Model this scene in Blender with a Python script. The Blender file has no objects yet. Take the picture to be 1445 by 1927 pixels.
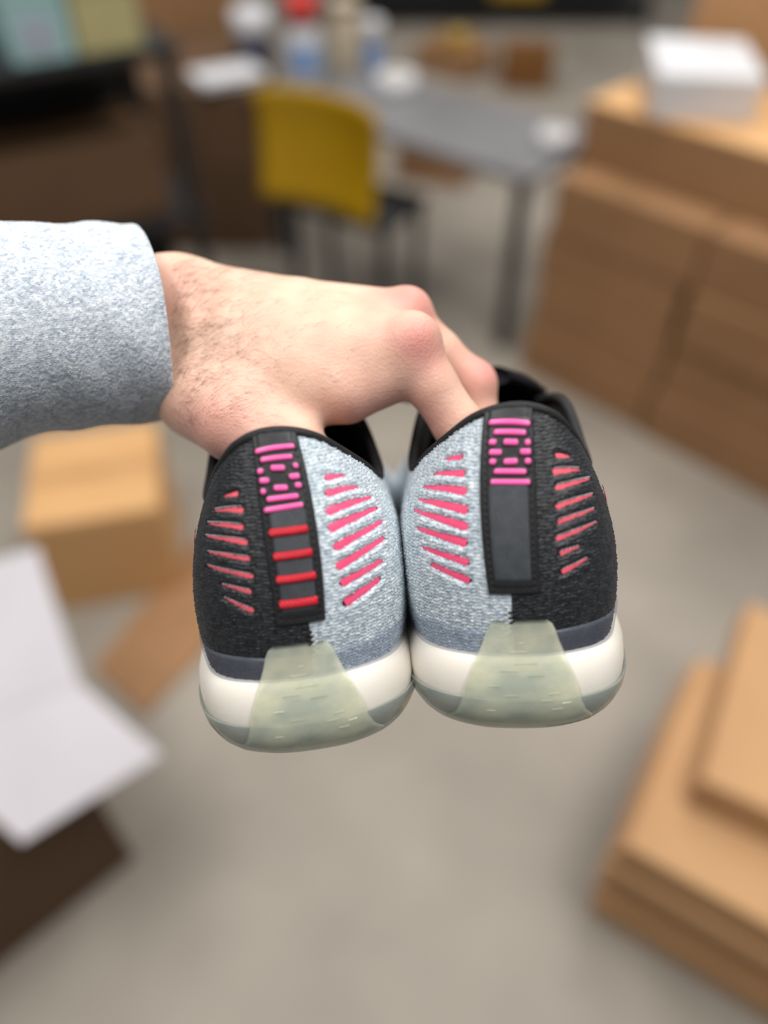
import bpy, bmesh, math, random
import numpy as np
from mathutils import Vector, Matrix
from mathutils.bvhtree import BVHTree

# ------------------------------------------------------------------ camera, world, light
sc = bpy.context.scene
C = sc.collection
IMG_W, IMG_H = 1445, 1927
LENS, SENS = 26.0, 34.6
FPX = LENS / SENS * IMG_H
CAM_H, PITCH = 1.55, math.radians(46)
CPOS = np.array([0, 0, CAM_H])
RIGHT = np.array([1.0, 0, 0])
FWD = np.array([0, math.cos(PITCH), -math.sin(PITCH)])
UPV = np.array([0, math.sin(PITCH), math.cos(PITCH)])

cam = bpy.data.cameras.new('camera')
cam.sensor_fit = 'VERTICAL'
cam.sensor_height = SENS
cam.sensor_width = SENS
cam.lens = LENS
cam.clip_start = 0.02
cam.dof.use_dof = True
cam.dof.focus_distance = 0.242
cam.dof.aperture_fstop = 2.5
cam_o = bpy.data.objects.new('camera', cam)
C.objects.link(cam_o)
cam_o.location = CPOS
cam_o.rotation_euler = (math.pi / 2 - PITCH, 0, 0)
sc.camera = cam_o

sc.view_settings.view_transform = 'Standard'
sc.view_settings.look = 'None'
sc.view_settings.gamma = 1.0
sc.view_settings.use_curve_mapping = False
sc.view_settings.exposure = 0.45

wd = bpy.data.worlds.new('world')
sc.world = wd
wd.use_nodes = True
wd.node_tree.nodes['Background'].inputs[0].default_value = (0.93, 0.97, 1.0, 1)
wd.node_tree.nodes['Background'].inputs[1].default_value = 0.13


def ceiling_light(x, y, sx, sy, power, z=4.4):
    l = bpy.data.lights.new('ceiling_lamp', 'AREA')
    l.shape = 'RECTANGLE'
    l.size, l.size_y = sx, sy
    l.energy = power
    l.color = (1.0, 0.98, 0.95)
    o = bpy.data.objects.new('ceiling_lamp', l)
    C.objects.link(o)
    o.location = (x, y, z)
    return o


for lx, ly, pw in ((-1.3, 0.1, 66), (1.3, 0.1, 78), (-1.5, 2.9, 30), (1.5, 2.9, 54), (1.4, 5.6, 36), (-1.8, 5.6, 24)):
    ceiling_light(lx, ly, 0.9, 2.2, pw)


# ------------------------------------------------------------------ pixel helpers
def PX(u, v, d):
    """world point seen at pixel (u, v) at depth d (metres along the view axis)"""
    return CPOS + d * ((u - IMG_W / 2) / FPX * RIGHT - (v - IMG_H / 2) / FPX * UPV + FWD)


def G(u, v, z=0.0):
    """world point seen at pixel (u, v) on the horizontal plane z"""
    r = (u - IMG_W / 2) / FPX * RIGHT - (v - IMG_H / 2) / FPX * UPV + FWD
    return CPOS + r * ((z - CAM_H) / r[2])


def project(P):
    Q = np.asarray(P) - CPOS
    d = Q @ FWD
    return IMG_W / 2 + FPX * (Q @ RIGHT) / d, IMG_H / 2 - FPX * (Q @ UPV) / d, d


# ------------------------------------------------------------------ materials
def srgb(r, g, b):
    f = lambda c: (c / 255 / 12.92) if c / 255 <= 0.04045 else ((c / 255 + 0.055) / 1.055) ** 2.4
    return (f(r), f(g), f(b), 1)


def mat(name, col, rough=0.6, col2=None, nscale=20.0, detail=4.0, bump=0.0, bscale=None, metallic=0.0,
        sheen=0.0, coat=0.0, stretch=None, coords='Object', lo=0.35, hi=0.65, spec=0.5):
    m = bpy.data.materials.new(name)
    m.use_nodes = True
    nt = m.node_tree
    b = nt.nodes['Principled BSDF']
    b.inputs['Roughness'].default_value = rough
    b.inputs['Metallic'].default_value = metallic
    b.inputs['Sheen Weight'].default_value = sheen
    b.inputs['Coat Weight'].default_value = coat
    b.inputs['Specular IOR Level'].default_value = spec
    b.inputs['Base Color'].default_value = col
    tc = nt.nodes.new('ShaderNodeTexCoord')
    src = tc.outputs[coords]
    if stretch:
        mp = nt.nodes.new('ShaderNodeMapping')
        mp.inputs['Scale'].default_value = stretch
        nt.links.new(src, mp.inputs[0])
        src = mp.outputs[0]
    if col2:
        n = nt.nodes.new('ShaderNodeTexNoise')
        n.inputs['Scale'].default_value = nscale
        n.inputs['Detail'].default_value = detail
        nt.links.new(src, n.inputs['Vector'])
        r = nt.nodes.new('ShaderNodeValToRGB')
        r.color_ramp.elements[0].position = lo
        r.color_ramp.elements[1].position = hi
        r.color_ramp.elements[0].color = col
        r.color_ramp.elements[1].color = col2
        nt.links.new(n.outputs['Fac'], r.inputs[0])
        nt.links.new(r.outputs[0], b.inputs['Base Color'])
    if bump:
        n2 = nt.nodes.new('ShaderNodeTexNoise')
        n2.inputs['Scale'].default_value = bscale or nscale * 4
        n2.inputs['Detail'].default_value = 3
        nt.links.new(src, n2.inputs['Vector'])
        bp = nt.nodes.new('ShaderNodeBump')
        bp.inputs['Strength'].default_value = bump
        bp.inputs['Distance'].default_value = 0.0005
        nt.links.new(n2.outputs['Fac'], bp.inputs['Height'])
        nt.links.new(bp.outputs[0], b.inputs['Normal'])
    return m


def mat_clear(name, col, col2, see, tint, nscale, rough=0.2, stretch=None):
    """cloudy translucent rubber: part see-through, part milky body with a gloss"""
    m = mat(name, col, rough, col2, nscale, 6.0, stretch=stretch, lo=0.38, hi=0.62)
    nt = m.node_tree
    b = nt.nodes['Principled BSDF']
    b.inputs['Subsurface Weight'].default_value = 0.25
    b.inputs['Subsurface Radius'].default_value = (0.004, 0.004, 0.003)
    b.inputs['Subsurface Scale'].default_value = 1.0
    tr = nt.nodes.new('ShaderNodeBsdfTransparent')
    tr.inputs[0].default_value = tint
    mx = nt.nodes.new('ShaderNodeMixShader')
    mx.inputs[0].default_value = see
    nt.links.new(b.outputs[0], mx.inputs[1])
    nt.links.new(tr.outputs[0], mx.inputs[2])
    nt.links.new(mx.outputs[0], nt.nodes['Material Output'].inputs['Surface'])
    return m


M = {}
M['concrete'] = mat('concrete', srgb(132, 124, 113), 0.6, srgb(158, 149, 137), 2.6, 8.0, bump=0.3, bscale=60, lo=0.3, hi=0.7)
M['wall'] = mat('wall_paint', srgb(150, 148, 142), 0.8, srgb(160, 158, 152), 2)
M['card'] = mat('cardboard', srgb(178, 134, 92), 0.75, srgb(188, 146, 102), 3, 5, bump=0.2, bscale=120)
M['card_dark'] = mat('cardboard_dark', srgb(140, 103, 68), 0.75, srgb(156, 116, 79), 3, 5, bump=0.2, bscale=120)
M['card_shaded'] = mat('cardboard_shaded', srgb(84, 60, 38), 0.8, srgb(94, 68, 45), 3, 5)  # cardboard with the shade of the left side put into its colour
M['card_orange'] = mat('cardboard_light', srgb(204, 156, 102), 0.7, srgb(210, 164, 112), 4)
M['tape'] = mat('packing_tape', srgb(186, 140, 94), 0.25, srgb(196, 152, 106), 9)
M['white_card'] = mat('white_board', srgb(184, 179, 184), 0.55, srgb(192, 188, 192), 4)
M['white'] = mat('white_paint', srgb(208, 208, 211), 0.5, srgb(214, 214, 217), 5)
M['table_grey'] = mat('table_top_grey', srgb(112, 110, 112), 0.4, srgb(124, 122, 124), 3)
M['black_metal'] = mat('black_metal', srgb(26, 26, 28), 0.45, srgb(34, 34, 36), 14)
M['yellow'] = mat('yellow_plastic', srgb(166, 128, 2), 0.45, srgb(174, 136, 6), 5)
M['teal'] = mat('teal_board', srgb(140, 176, 176), 0.6, srgb(150, 182, 182), 5)
M['lilac'] = mat('lilac_label', srgb(150, 158, 172), 0.6, srgb(158, 165, 178), 8)
M['khaki'] = mat('khaki_board', srgb(166, 158, 112), 0.6, srgb(174, 166, 120), 5)
M['red_plastic'] = mat('red_plastic', srgb(214, 60, 52), 0.35, srgb(206, 50, 44), 6)
M['blue_label'] = mat('blue_label', srgb(120, 150, 196), 0.5, srgb(140, 168, 208), 8)
M['navy'] = mat('navy_plastic', srgb(44, 48, 74), 0.45, srgb(52, 56, 84), 8)
M['beige'] = mat('beige_card', srgb(190, 176, 150), 0.6, srgb(198, 184, 160), 8)
M['brown'] = mat('brown_board', srgb(112, 70, 24), 0.6, srgb(122, 78, 30), 6)
M['grey_plastic'] = mat('grey_plastic', srgb(96, 96, 98), 0.5, srgb(104, 104, 106), 8)


# ------------------------------------------------------------------ object helpers
def link(o, parent=None):
    C.objects.link(o)
    if parent is not None:
        o.parent = parent
    return o


def tag(o, label, cat=None, group=None, kind=None):
    o['label'] = label
    if cat:
        o['category'] = cat
    if group:
        o['group'] = group
    if kind:
        o['kind'] = kind
    return o


def empty(name, loc=(0, 0, 0), rz=0.0):
    o = bpy.data.objects.new(name, None)
    o.empty_display_size = 0.05
    o.location = loc
    o.rotation_euler = (0, 0, rz)
    return link(o)


def mesh_np(name, V, faces, m, parent=None, smooth=True, uv=None, attrs=None):
    """V (n,3); faces: (k,4) int array, or list of polygons"""
    me = bpy.data.meshes.new(name)
    V = np.ascontiguousarray(V, dtype=np.float32)
    if isinstance(faces, np.ndarray):
        k, c = faces.shape
        me.vertices.add(len(V))
        me.vertices.foreach_set('co', V.ravel())
        me.loops.add(k * c)
        me.loops.foreach_set('vertex_index', faces.astype(np.int32).ravel())
        me.polygons.add(k)
        me.polygons.foreach_set('loop_start', np.arange(0, k * c, c, dtype=np.int32))
        me.update(calc_edges=True)
    else:
        me.from_pydata([tuple(v) for v in V], [], [tuple(f) for f in faces])
    if smooth:
        me.polygons.foreach_set('use_smooth', np.ones(len(me.polygons), dtype=bool))
    if uv is not None:
        l = me.uv_layers.new(name='UVMap')
        li = np.empty(len(me.loops), dtype=np.int32)
        me.loops.foreach_get('vertex_index', li)
        l.data.foreach_set('uv', np.asarray(uv, dtype=np.float32)[li].ravel())
    for an, av in (attrs or {}).items():
        a = me.attributes.new(an, 'FLOAT', 'POINT')
        a.data.foreach_set('value', np.asarray(av, dtype=np.float32))
    me.validate()
    me.update()
    if m is not None:
        me.materials.append(m)
    return link(bpy.data.objects.new(name, me), parent)


def grid_faces(nu, nv, close_u=False, base=0):
    """vertex index = i * nv + j"""
    iu = np.arange(nu if close_u else nu - 1)
    jv = np.arange(nv - 1)
    I, J = np.meshgrid(iu, jv, indexing='ij')
    I2 = (I + 1) % nu
    return base + np.stack([I * nv + J, I2 * nv + J, I2 * nv + J + 1, I * nv + J + 1], -1).reshape(-1, 4)


def bm_obj(name, bm, m, parent=None, smooth=False):
    me = bpy.data.meshes.new(name)
    bm.normal_update()
    bm.to_mesh(me)
    bm.free()
    if m:
        me.materials.append(m)
    if smooth:
        for p in me.polygons:
            p.use_smooth = True
    return link(bpy.data.objects.new(name, me), parent)


def box_bm(cx, cy, cz, sx, sy, sz, bev=0.0, rot=None, bm=None):
    b = bmesh.new()
    bmesh.ops.create_cube(b, size=1.0)
    bmesh.ops.scale(b, verts=b.verts, vec=(sx, sy, sz))
    if bev:
        bmesh.ops.bevel(b, geom=list(b.edges), offset=bev, segments=2, affect='EDGES', profile=0.6)
    if rot is not None:
        bmesh.ops.rotate(b, verts=b.verts, cent=(0, 0, 0), matrix=rot)
    bmesh.ops.translate(b, verts=b.verts, vec=(cx, cy, cz))
    if bm is None:
        return b
    me = bpy.data.meshes.new('t')
    b.to_mesh(me)
    b.free()
    bm.from_mesh(me)
    bpy.data.meshes.remove(me)
    return bm


def lathe(name, prof, m, parent, n=28, smooth=True, loc=(0, 0, 0)):
    prof = np.array(prof)
    a = np.linspace(0, 2 * math.pi, n, endpoint=False)
    V = np.stack([np.outer(np.cos(a), prof[:, 0]) + loc[0], np.outer(np.sin(a), prof[:, 0]) + loc[1],
                  np.tile(prof[:, 1], (n, 1)) + loc[2]], -1).reshape(-1, 3)
    return mesh_np(name, V, grid_faces(n, len(prof), True), m, parent, smooth)


# ------------------------------------------------------------------ structure
def structure(o):
    o['kind'] = 'structure'
    return o


fl = bm_obj('floor', box_bm(0, 3.5, -0.05, 12, 12, 0.1), M['concrete'])
structure(fl)
wb = bm_obj('wall_back', box_bm(0, 9.55, 2.2, 12, 0.1, 4.6), M['wall'])
structure(wb)


# ------------------------------------------------------------------ background things
def carton(label, corner, yaw, dims, z0=0.0, m='card', name='cardboard_box', cat='box', group=None, tape=True, gap=0.004, tm='tape', fm=None):
    """closed carton: corner = the front-left bottom corner (x, y), local x along the front face"""
    w, d, h = dims
    t = empty(name, (corner[0], corner[1], z0), yaw)
    bm_obj('body', box_bm(w / 2, d / 2, h / 2 - 0.002, w, d, h - 0.004, 0.004), M[m], t)
    for k in (0, 1):
        bm_obj('flap', box_bm(w / 2, d * (0.25 + 0.5 * k), h, w - 0.004, d / 2 - gap, 0.006, 0.0015), M[fm or m], t)
    if tape:
        for bx_ in ((w / 2, d / 2, h + 0.0038, w + 0.002, 0.05, 0.0012), (-0.0006, d / 2, h - 0.04, 0.0012, 0.05, 0.08), (w + 0.0006, d / 2, h - 0.04, 0.0012, 0.05, 0.08)):
            bm_obj('tape', box_bm(*bx_), M[tm], t)
    return tag(t, label, cat, group)


# right stack: the face towards us runs from far left to near right
ya = math.radians(-45)
ax = np.array([math.cos(ya), math.sin(ya)])
ay = np.array([-math.sin(ya), math.cos(ya)])
S0 = G(978, 692)[:2]
hs = [0.155, 0.165, 0.15, 0.16]
zc = 0.0
words = ['on the floor', 'second from the floor', 'third from the floor', 'fourth from the floor']
for k, hh in enumerate(hs):
    jit = [(0.0, 0.0), (0.012, 0.012), (0.0, 0.02), (0.02, 0.015)][k]
    c1 = S0 + ax * jit[0] + ay * jit[1]
    carton('brown carton %s in the stack column beside the grey table' % words[k], c1, ya, (0.46, 0.34, hh), zc + 0.001, 'card_dark', group='tall carton stack')
    c2 = S0 + ax * (0.475 + jit[1]) + ay * (jit[0] - 0.01)
    carton('brown carton %s in the stack column away from the table' % words[k], c2, ya, (0.46, 0.34, hh), zc + 0.001, 'card_dark', group='tall carton stack')
    zc += hh + 0.006
ct = S0 + ax * 0.0 + ay * 0.13
carton('wide flat carton with a top coloured as lit on the tall carton stack', ct, ya, (0.86, 0.44, 0.16), zc + 0.001, 'card_dark', tape=False, fm='card_orange')  # flaps take a brighter card colour for the overhead light on top
zt = zc + 0.166
# white shoe box with a separate lid
c_fl, c_fr, c_bl = (G(1240, 140, zt + 0.105)[:2], G(1445, 150, zt + 0.105)[:2], G(1195, 22, zt + 0.105)[:2])
wbw, wbd = float(np.linalg.norm(c_fr - c_fl)), 0.34
yw = math.atan2(*(c_fr - c_fl)[::-1])
t = empty('shoe_box', (c_fl[0], c_fl[1], zt + 0.002), yw)
bm_obj('body', box_bm(wbw / 2, wbd / 2, 0.045, wbw - 0.008, wbd - 0.008, 0.09, 0.002), M['white'], t)
lidb = box_bm(wbw / 2, wbd / 2, 0.098, wbw, wbd, 0.010, 0.002)
for (cx, cy, sx, sy) in ((wbw / 2, 0.0015, wbw, 0.003), (wbw / 2, wbd - 0.0015, wbw, 0.003), (0.0015, wbd / 2, 0.003, wbd), (wbw - 0.0015, wbd / 2, 0.003, wbd)):
    box_bm(cx, cy, 0.080, sx, sy, 0.03, bm=lidb)
bm_obj('lid', lidb, M['white'], t)
tag(t, 'white lidded shoe box lying on the wide flat carton', 'box')
carton('tall tan carton standing behind the carton stack', G(1288, 100, 0.85)[:2], math.radians(-18), (0.55, 0.4, 1.25), 0.001, 'card')

# grey work table
TZ = 0.62
T_fr, T_fl, T_br = G(998, 335, TZ)[:2], G(720, 250, TZ)[:2], G(1072, 240, TZ)[:2]
tx = (T_fl - T_fr) / np.linalg.norm(T_fl - T_fr)
ty = np.array([tx[1], -tx[0]])
ty = ty if ty @ (T_br - T_fr) > 0 else -ty
tl, tw = 1.17, 0.46
tb = empty('work_table', (T_fr[0], T_fr[1], 0), math.atan2(-tx[1], -tx[0]))


def tpt(a, b, z=0.62):  # a metres from the right end, b metres from the front edge
    q = T_fr + tx * a + ty * b
    return (q[0], q[1], z)


bm_obj('table_top', box_bm(-tl / 2, tw / 2, TZ - 0.015, tl, tw, 0.03, 0.004), M['table_grey'], tb)
for a in (0.05, tl - 0.05):
    for b in (0.05, tw - 0.05):
        bm_obj('leg', box_bm(-a, b, TZ / 2 - 0.015, 0.035, 0.035, TZ - 0.03, 0.003), M['black_metal'], tb)
bm_obj('apron', box_bm(-tl / 2, tw - 0.05, TZ - 0.06, tl - 0.12, 0.02, 0.06, 0.002), M['black_metal'], tb)
tag(tb, 'long narrow grey topped work table with black legs beside the carton stack', 'table')


def on_table(u, v, z=0.62):
    q = G(u, v, z)
    return (q[0], q[1], z + 0.001)


def bottle(name, loc, r, h, m_body, m_cap, label, m_lab=None, cat='bottle', neck=0.45, cap_h=0.16):
    o = empty(name, loc)
    hb = h * (1 - cap_h)
    lathe('body', [(0.001, 0), (r * 0.94, 0), (r, 0.006), (r, hb * 0.74), (r * 0.9, hb * 0.84), (r * neck, hb * 0.95), (r * neck, hb), (0.001, hb)], M[m_body], o)
    lathe('cap', [(0.001, hb), (r * neck * 1.25, hb), (r * neck * 1.25, h - 0.004), (r * neck * 1.1, h), (0.001, h)], M[m_cap], o)
    if m_lab:
        lathe('label_band', [(r + 0.0006, hb * 0.15), (r + 0.0012, hb * 0.16), (r + 0.0012, hb * 0.62), (r + 0.0006, hb * 0.63)], M[m_lab], o)
    return tag(o, label, cat)


def roll(name, loc, r_in, r_out, h, m, label, cat='tape', core='beige'):
    o = empty(name, loc)
    lathe('tape_wound', [(r_in + 0.004, 0), (r_out, 0), (r_out, h), (r_in + 0.004, h), (r_in + 0.004, 0)], M[m], o, smooth=False)
    lathe('core', [(r_in, 0.0005), (r_in + 0.004, 0.0005), (r_in + 0.004, h - 0.0005), (r_in, h - 0.0005), (r_in, 0.0005)], M[core], o, smooth=False)
    return tag(o, label, cat)


bottle('spray_bottle', on_table(575, 150), 0.056, 0.27, 'white', 'red_plastic', 'white bottle with a red cap and blue label on the grey table', 'blue_label', neck=0.8, cap_h=0.3)
bottle('jar', on_table(480, 112), 0.068, 0.17, 'navy', 'white', 'dark blue jar with a broad white lid beside the paper pad', neck=0.85, cap_h=0.5)
bottle('canister', on_table(652, 135), 0.055, 0.23, 'beige', 'beige', 'beige canister standing between the red capped bottle and the tape', neck=0.85, cap_h=0.1)
bottle('spray_can', on_table(700, 128), 0.04, 0.16, 'blue_label', 'white', 'small pale blue can with white cap beside the beige canister', neck=0.8, cap_h=0.4)
roll('tape_roll', on_table(745, 172), 0.03, 0.07, 0.055, 'white', 'thick white tape roll on the grey table behind the yellow chair')
roll('tape_roll', on_table(1040, 275), 0.02, 0.048, 0.045, 'white', 'small white tape roll at the end of the grey table beside the cartons', core='beige')
# folded white paper pad
q = on_table(428, 150)
pd = empty('paper_pad', q, 0.5)
bm_obj('page_block', box_bm(0, 0, 0.012, 0.24, 0.17, 0.022, 0.002), M['white'], pd)
bm_obj('cover_sheet', box_bm(0.004, -0.003, 0.0245, 0.244, 0.174, 0.002, 0.0006), M['white'], pd)
tag(pd, 'white paper pad lying on the shade-coloured cartons beside the dark blue jar', 'paper')

# yellow chair with its back to us
ch0, ch1 = G(487, 150, 0.80)[:2], G(722, 203, 0.80)[:2]
cdir = ch1 - ch0
cwid = np.linalg.norm(cdir)
cyaw = math.atan2(cdir[1], cdir[0])
ch = empty('chair', (*(ch0 + cdir / 2), 0), cyaw)
nU, nV = 18, 12
for nm in ('backrest',):
    vs = []
    for lay in (0, 1):
        for i in range(nU):
            a = -1 + 2 * i / (nU - 1)
            for j in range(nV):
                b = j / (nV - 1)
                ww = cwid / 2 * (1 - 0.04 * (1 - b))
                z = 0.47 + 0.33 * b - 0.012 * abs(a) ** 6 * (1 if b > 0.9 else 0)
                y = 0.05 * a * a - 0.03 * math.sin(b * 2.4) + (0.012 if lay else 0) + 0.05
                vs.append((a * ww, -y + 0.05, z))
    f = grid_faces(nU, nV)
    F = [tuple(x) for x in f] + [tuple(x[::-1] + nU * nV) for x in f]
    n0 = nU * nV
    for i in range(nU - 1):
        F.append((i * nV, i * nV + n0, (i + 1) * nV + n0, (i + 1) * nV))
        F.append((i * nV + nV - 1, (i + 1) * nV + nV - 1, (i + 1) * nV + nV - 1 + n0, i * nV + nV - 1 + n0))
    for j in range(nV - 1):
        F.append((j, j + 1, j + 1 + n0, j + n0))
        k = (nU - 1) * nV
        F.append((k + j, k + j + n0, k + j + 1 + n0, k + j + 1))
    mesh_np('backrest', vs, F, M['yellow'], ch)
bm_obj('seat', box_bm(0, 0.17, 0.425, cwid * 0.93, 0.28, 0.03, 0.013), M['black_metal'], ch, True)  # seat made black to pass for the shade beside the chair
for sx in (-1, 1):
    for yy in (0.06, 0.27):
        bm_obj('leg', box_bm(sx * cwid * 0.42, yy, 0.205, 0.025, 0.025, 0.41, 0.004), M['black_metal'], ch)
    bm_obj('back_post', box_bm(sx * cwid * 0.36, 0.045, 0.49, 0.02, 0.012, 0.18, 0.003), M['black_metal'], ch)
tag(ch, 'yellow backed chair with shade-black seat and black legs drawn up to the grey table', 'chair')

# things on the floor under and behind the table
carton('small open tan carton on the floor under the grey table', G(745, 335)[:2], math.radians(-20), (0.34, 0.3, 0.16), 0.001, 'card_dark', tape=False)
carton('small dark brown carton alone on the floor behind the table', G(940, 170)[:2], math.radians(-6), (0.3, 0.26, 0.2), 0.001, 'brown', tape=False)
carton('tan carton lying on the floor behind the table under the yellow tape', G(780, 130)[:2], math.radians(-40), (0.4, 0.3, 0.14), 0.001, 'card_dark')

yq = G(780, 130)[:2] + np.array([0.26, 0.0])
roll('tape_roll', (yq[0], yq[1], 0.146), 0.04, 0.09, 0.06, 'yellow', 'yellow tape roll on a tan carton behind the grey table')

# dark rack far back
rk = empty('storage_rack', (-0.35, 6.35, 0))
for x in (0, 2.2):
    for y in (0, 0.6):
        bm_obj('post', box_bm(x, y, 1.0, 0.06, 0.06, 2.0, 0.004), M['black_metal'], rk)
for z in (0.12, 0.75, 1.4):
    bm_obj('shelf', box_bm(1.1, 0.3, z, 2.2, 0.66, 0.05, 0.004), M['black_metal'], rk)
bm_obj('back_panel', box_bm(1.1, 0.64, 0.8, 2.2, 0.02, 1.6), M['black_metal'], rk)
tag(rk, 'black metal storage rack standing far behind the table', 'rack')
tote = empty('tote', (0.75, 6.4, 0.146))
bm_obj('body', box_bm(0.2, 0.18, 0.12, 0.4, 0.36, 0.24, 0.02), M['yellow'], tote, True)
bm_obj('rim', box_bm(0.2, 0.18, 0.245, 0.44, 0.40, 0.025, 0.006), M['yellow'], tote, True)
tag(tote, 'yellow plastic tote on the lowest shelf of the black rack', 'bin')

# left: black shelf unit with shoe boxes on top, cartons in its shade
yl = math.radians(31)
lx = np.array([math.cos(yl), math.sin(yl)])
ly = np.array([-math.sin(yl), math.cos(yl)])
L0 = G(60, 122, 0.96)[:2]
Lc = L0 - lx * 0.28
sh = empty('shelf_unit', (Lc[0], Lc[1], 0), yl)
for x in (0.02, 0.62):
    for y in (0.02, 0.40):
        bm_obj('post', box_bm(x, y, 0.47, 0.035, 0.035, 0.94, 0.003), M['black_metal'], sh)
for z in (0.06, 0.5, 0.945):
    bm_obj('shelf', box_bm(0.32, 0.21, z, 0.66, 0.44, 0.025, 0.003), M['black_metal'], sh)
bm_obj('back_panel', box_bm(0.32, 0.425, 0.5, 0.64, 0.01, 0.88), M['black_metal'], sh)
tag(sh, 'black metal shelf unit under the teal and khaki shoe boxes', 'shelf')


def shoe_box(label, corner, yaw, dims, z0, m, lab=None):
    w, d, h = dims
    o = empty('shoe_box', (corner[0], corner[1], z0), yaw)
    bm_obj('body', box_bm(w / 2, d / 2, h * 0.45, w - 0.006, d - 0.006, h * 0.9, 0.002), M[m], o)
    bm_obj('lid', box_bm(w / 2, d / 2, h * 0.84, w, d, h * 0.32, 0.003), M[m], o)
    if lab:
        bm_obj('size_label', box_bm(w * 0.45, 0.0022, h * 0.3, w * 0.5, 0.002, h * 0.4), M[lab], o)
    return tag(o, label, 'box')


shoe_box('teal shoe box with a lilac end label on the black shelf unit', L0 - lx * 0.04, yl, (0.155, 0.3, 0.19), 0.96, 'teal', 'lilac')
shoe_box('khaki shoe box beside the teal one on the black shelf unit', L0 + lx * 0.118, yl, (0.17, 0.3, 0.19), 0.96, 'khaki')
carton('brown carton on the lower shelf of the black shelf unit', Lc + lx * 0.06 + ly * 0.03, yl, (0.36, 0.34, 0.30), 0.075, 'card_dark')
carton('shade-coloured carton on the middle shelf of the black shelf unit', Lc + lx * 0.06 + ly * 0.04, yl, (0.5, 0.34, 0.22), 0.514, 'card_shaded')
cq = G(305, 470)[:2]
for k, (zz, hh) in enumerate(((0.001, 0.30), (0.308, 0.302))):
    carton(('lower', 'upper')[k] + ' shade-coloured carton of the pair carrying the paper pad', cq, 0.0, (0.46, 0.66, hh), zz, 'card_shaded', group='carton pair', tape=(k == 0))
carton('tall brown carton standing behind the shade-coloured carton pair', cq + np.array([-0.25, 0.75]), 0.0, (0.55, 0.4, 1.12), 0.001, 'card_dark')
# dark bin with grey bag
bn = empty('waste_bin', (*G(185, 440)[:2], 0.001))
lathe('bin_body', [(0.001, 0.004), (0.11, 0), (0.135, 0.3), (0.142, 0.305), (0.13, 0.3), (0.105, 0.01), (0.001, 0.012)], M['black_metal'], bn)
lathe('bin_rim', [(0.132, 0.298), (0.146, 0.3), (0.147, 0.312), (0.134, 0.312), (0.132, 0.298)], M['navy'], bn)
tag(bn, 'black round waste bin on the floor beside the shelf unit', 'bin')
gb = empty('canister', (*G(268, 515)[:2], 0.001))
lathe('body', [(0.001, 0), (0.07, 0), (0.078, 0.02), (0.078, 0.17), (0.06, 0.21), (0.001, 0.225)], M['grey_plastic'], gb)
lathe('lid', [(0.001, 0.215), (0.03, 0.215), (0.03, 0.245), (0.001, 0.248)], M['grey_plastic'], gb)
tag(gb, 'grey round canister on the floor between bin and carton pair', 'canister')

# left middle: tan carton, leaning cardboard sheet, folded white board, shade-coloured carton below
by = math.radians(13)
b_fr = G(300, 955, 0.3)[:2]
b_fl = b_fr - 0.30 * np.array([math.cos(by), math.sin(by)])
carton('bright tan carton on the floor behind the loose cardboard sheet', b_fl, by, (0.30, 0.32, 0.295), 0.001, 'card_orange', tape=True)


def slab(name, pts, th, m, parent=None):
    """flat panel through four corner points with real thickness"""
    P = [np.array(p) for p in pts]
    n = np.cross(P[1] - P[0], P[3] - P[0])
    n /= np.linalg.norm(n)
    if n[2] < 0:
        n = -n
    V = np.array(P + [p - n * th for p in P])
    F = [(0, 1, 2, 3), (7, 6, 5, 4)] + [(i, i + 4, (i + 1) % 4 + 4, (i + 1) % 4) for i in range(4)]
    return mesh_np(name, V, F, M[m], parent, False)


sheet = slab('cardboard_sheet', [G(372, 1012, 0.010), G(470, 1135, 0.010), G(272, 1345, 0.010), G(175, 1255, 0.010)], 0.006, 'card_dark')
tag(sheet, 'loose brown cardboard sheet lying on the floor before the tan carton', 'cardboard')
wy = math.radians(43)
wx_ = np.array([math.cos(wy), math.sin(wy)])
wy_ = np.array([-math.sin(wy), math.cos(wy)])
wc = G(40, 1590, 0.40)[:2]
carton('shade-coloured carton under the folded white board', wc - wx_ * 0.32 + wy_ * 0.06, wy, (0.44, 0.22, 0.375), 0.001, 'card_shaded')
wbrd = empty('white_board_sheet', (wc[0], wc[1], 0.40))
p_ = lambda u, v, z: G(u, v, z) - np.array([wc[0], wc[1], 0.40])
slab('flat_panel', [p_(303, 1420, 0.392), p_(40, 1585, 0.392), p_(-170, 1400, 0.392), p_(150, 1285, 0.392)], 0.004, 'white_card', wbrd)
slab('raised_panel', [p_(150, 1285, 0.394), p_(-170, 1400, 0.394), p_(-240, 1120, 0.50), p_(70, 1030, 0.50)], 0.004, 'white_card', wbrd)
tag(wbrd, 'folded sheet of white board lying on the shade-coloured carton', 'board')

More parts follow.
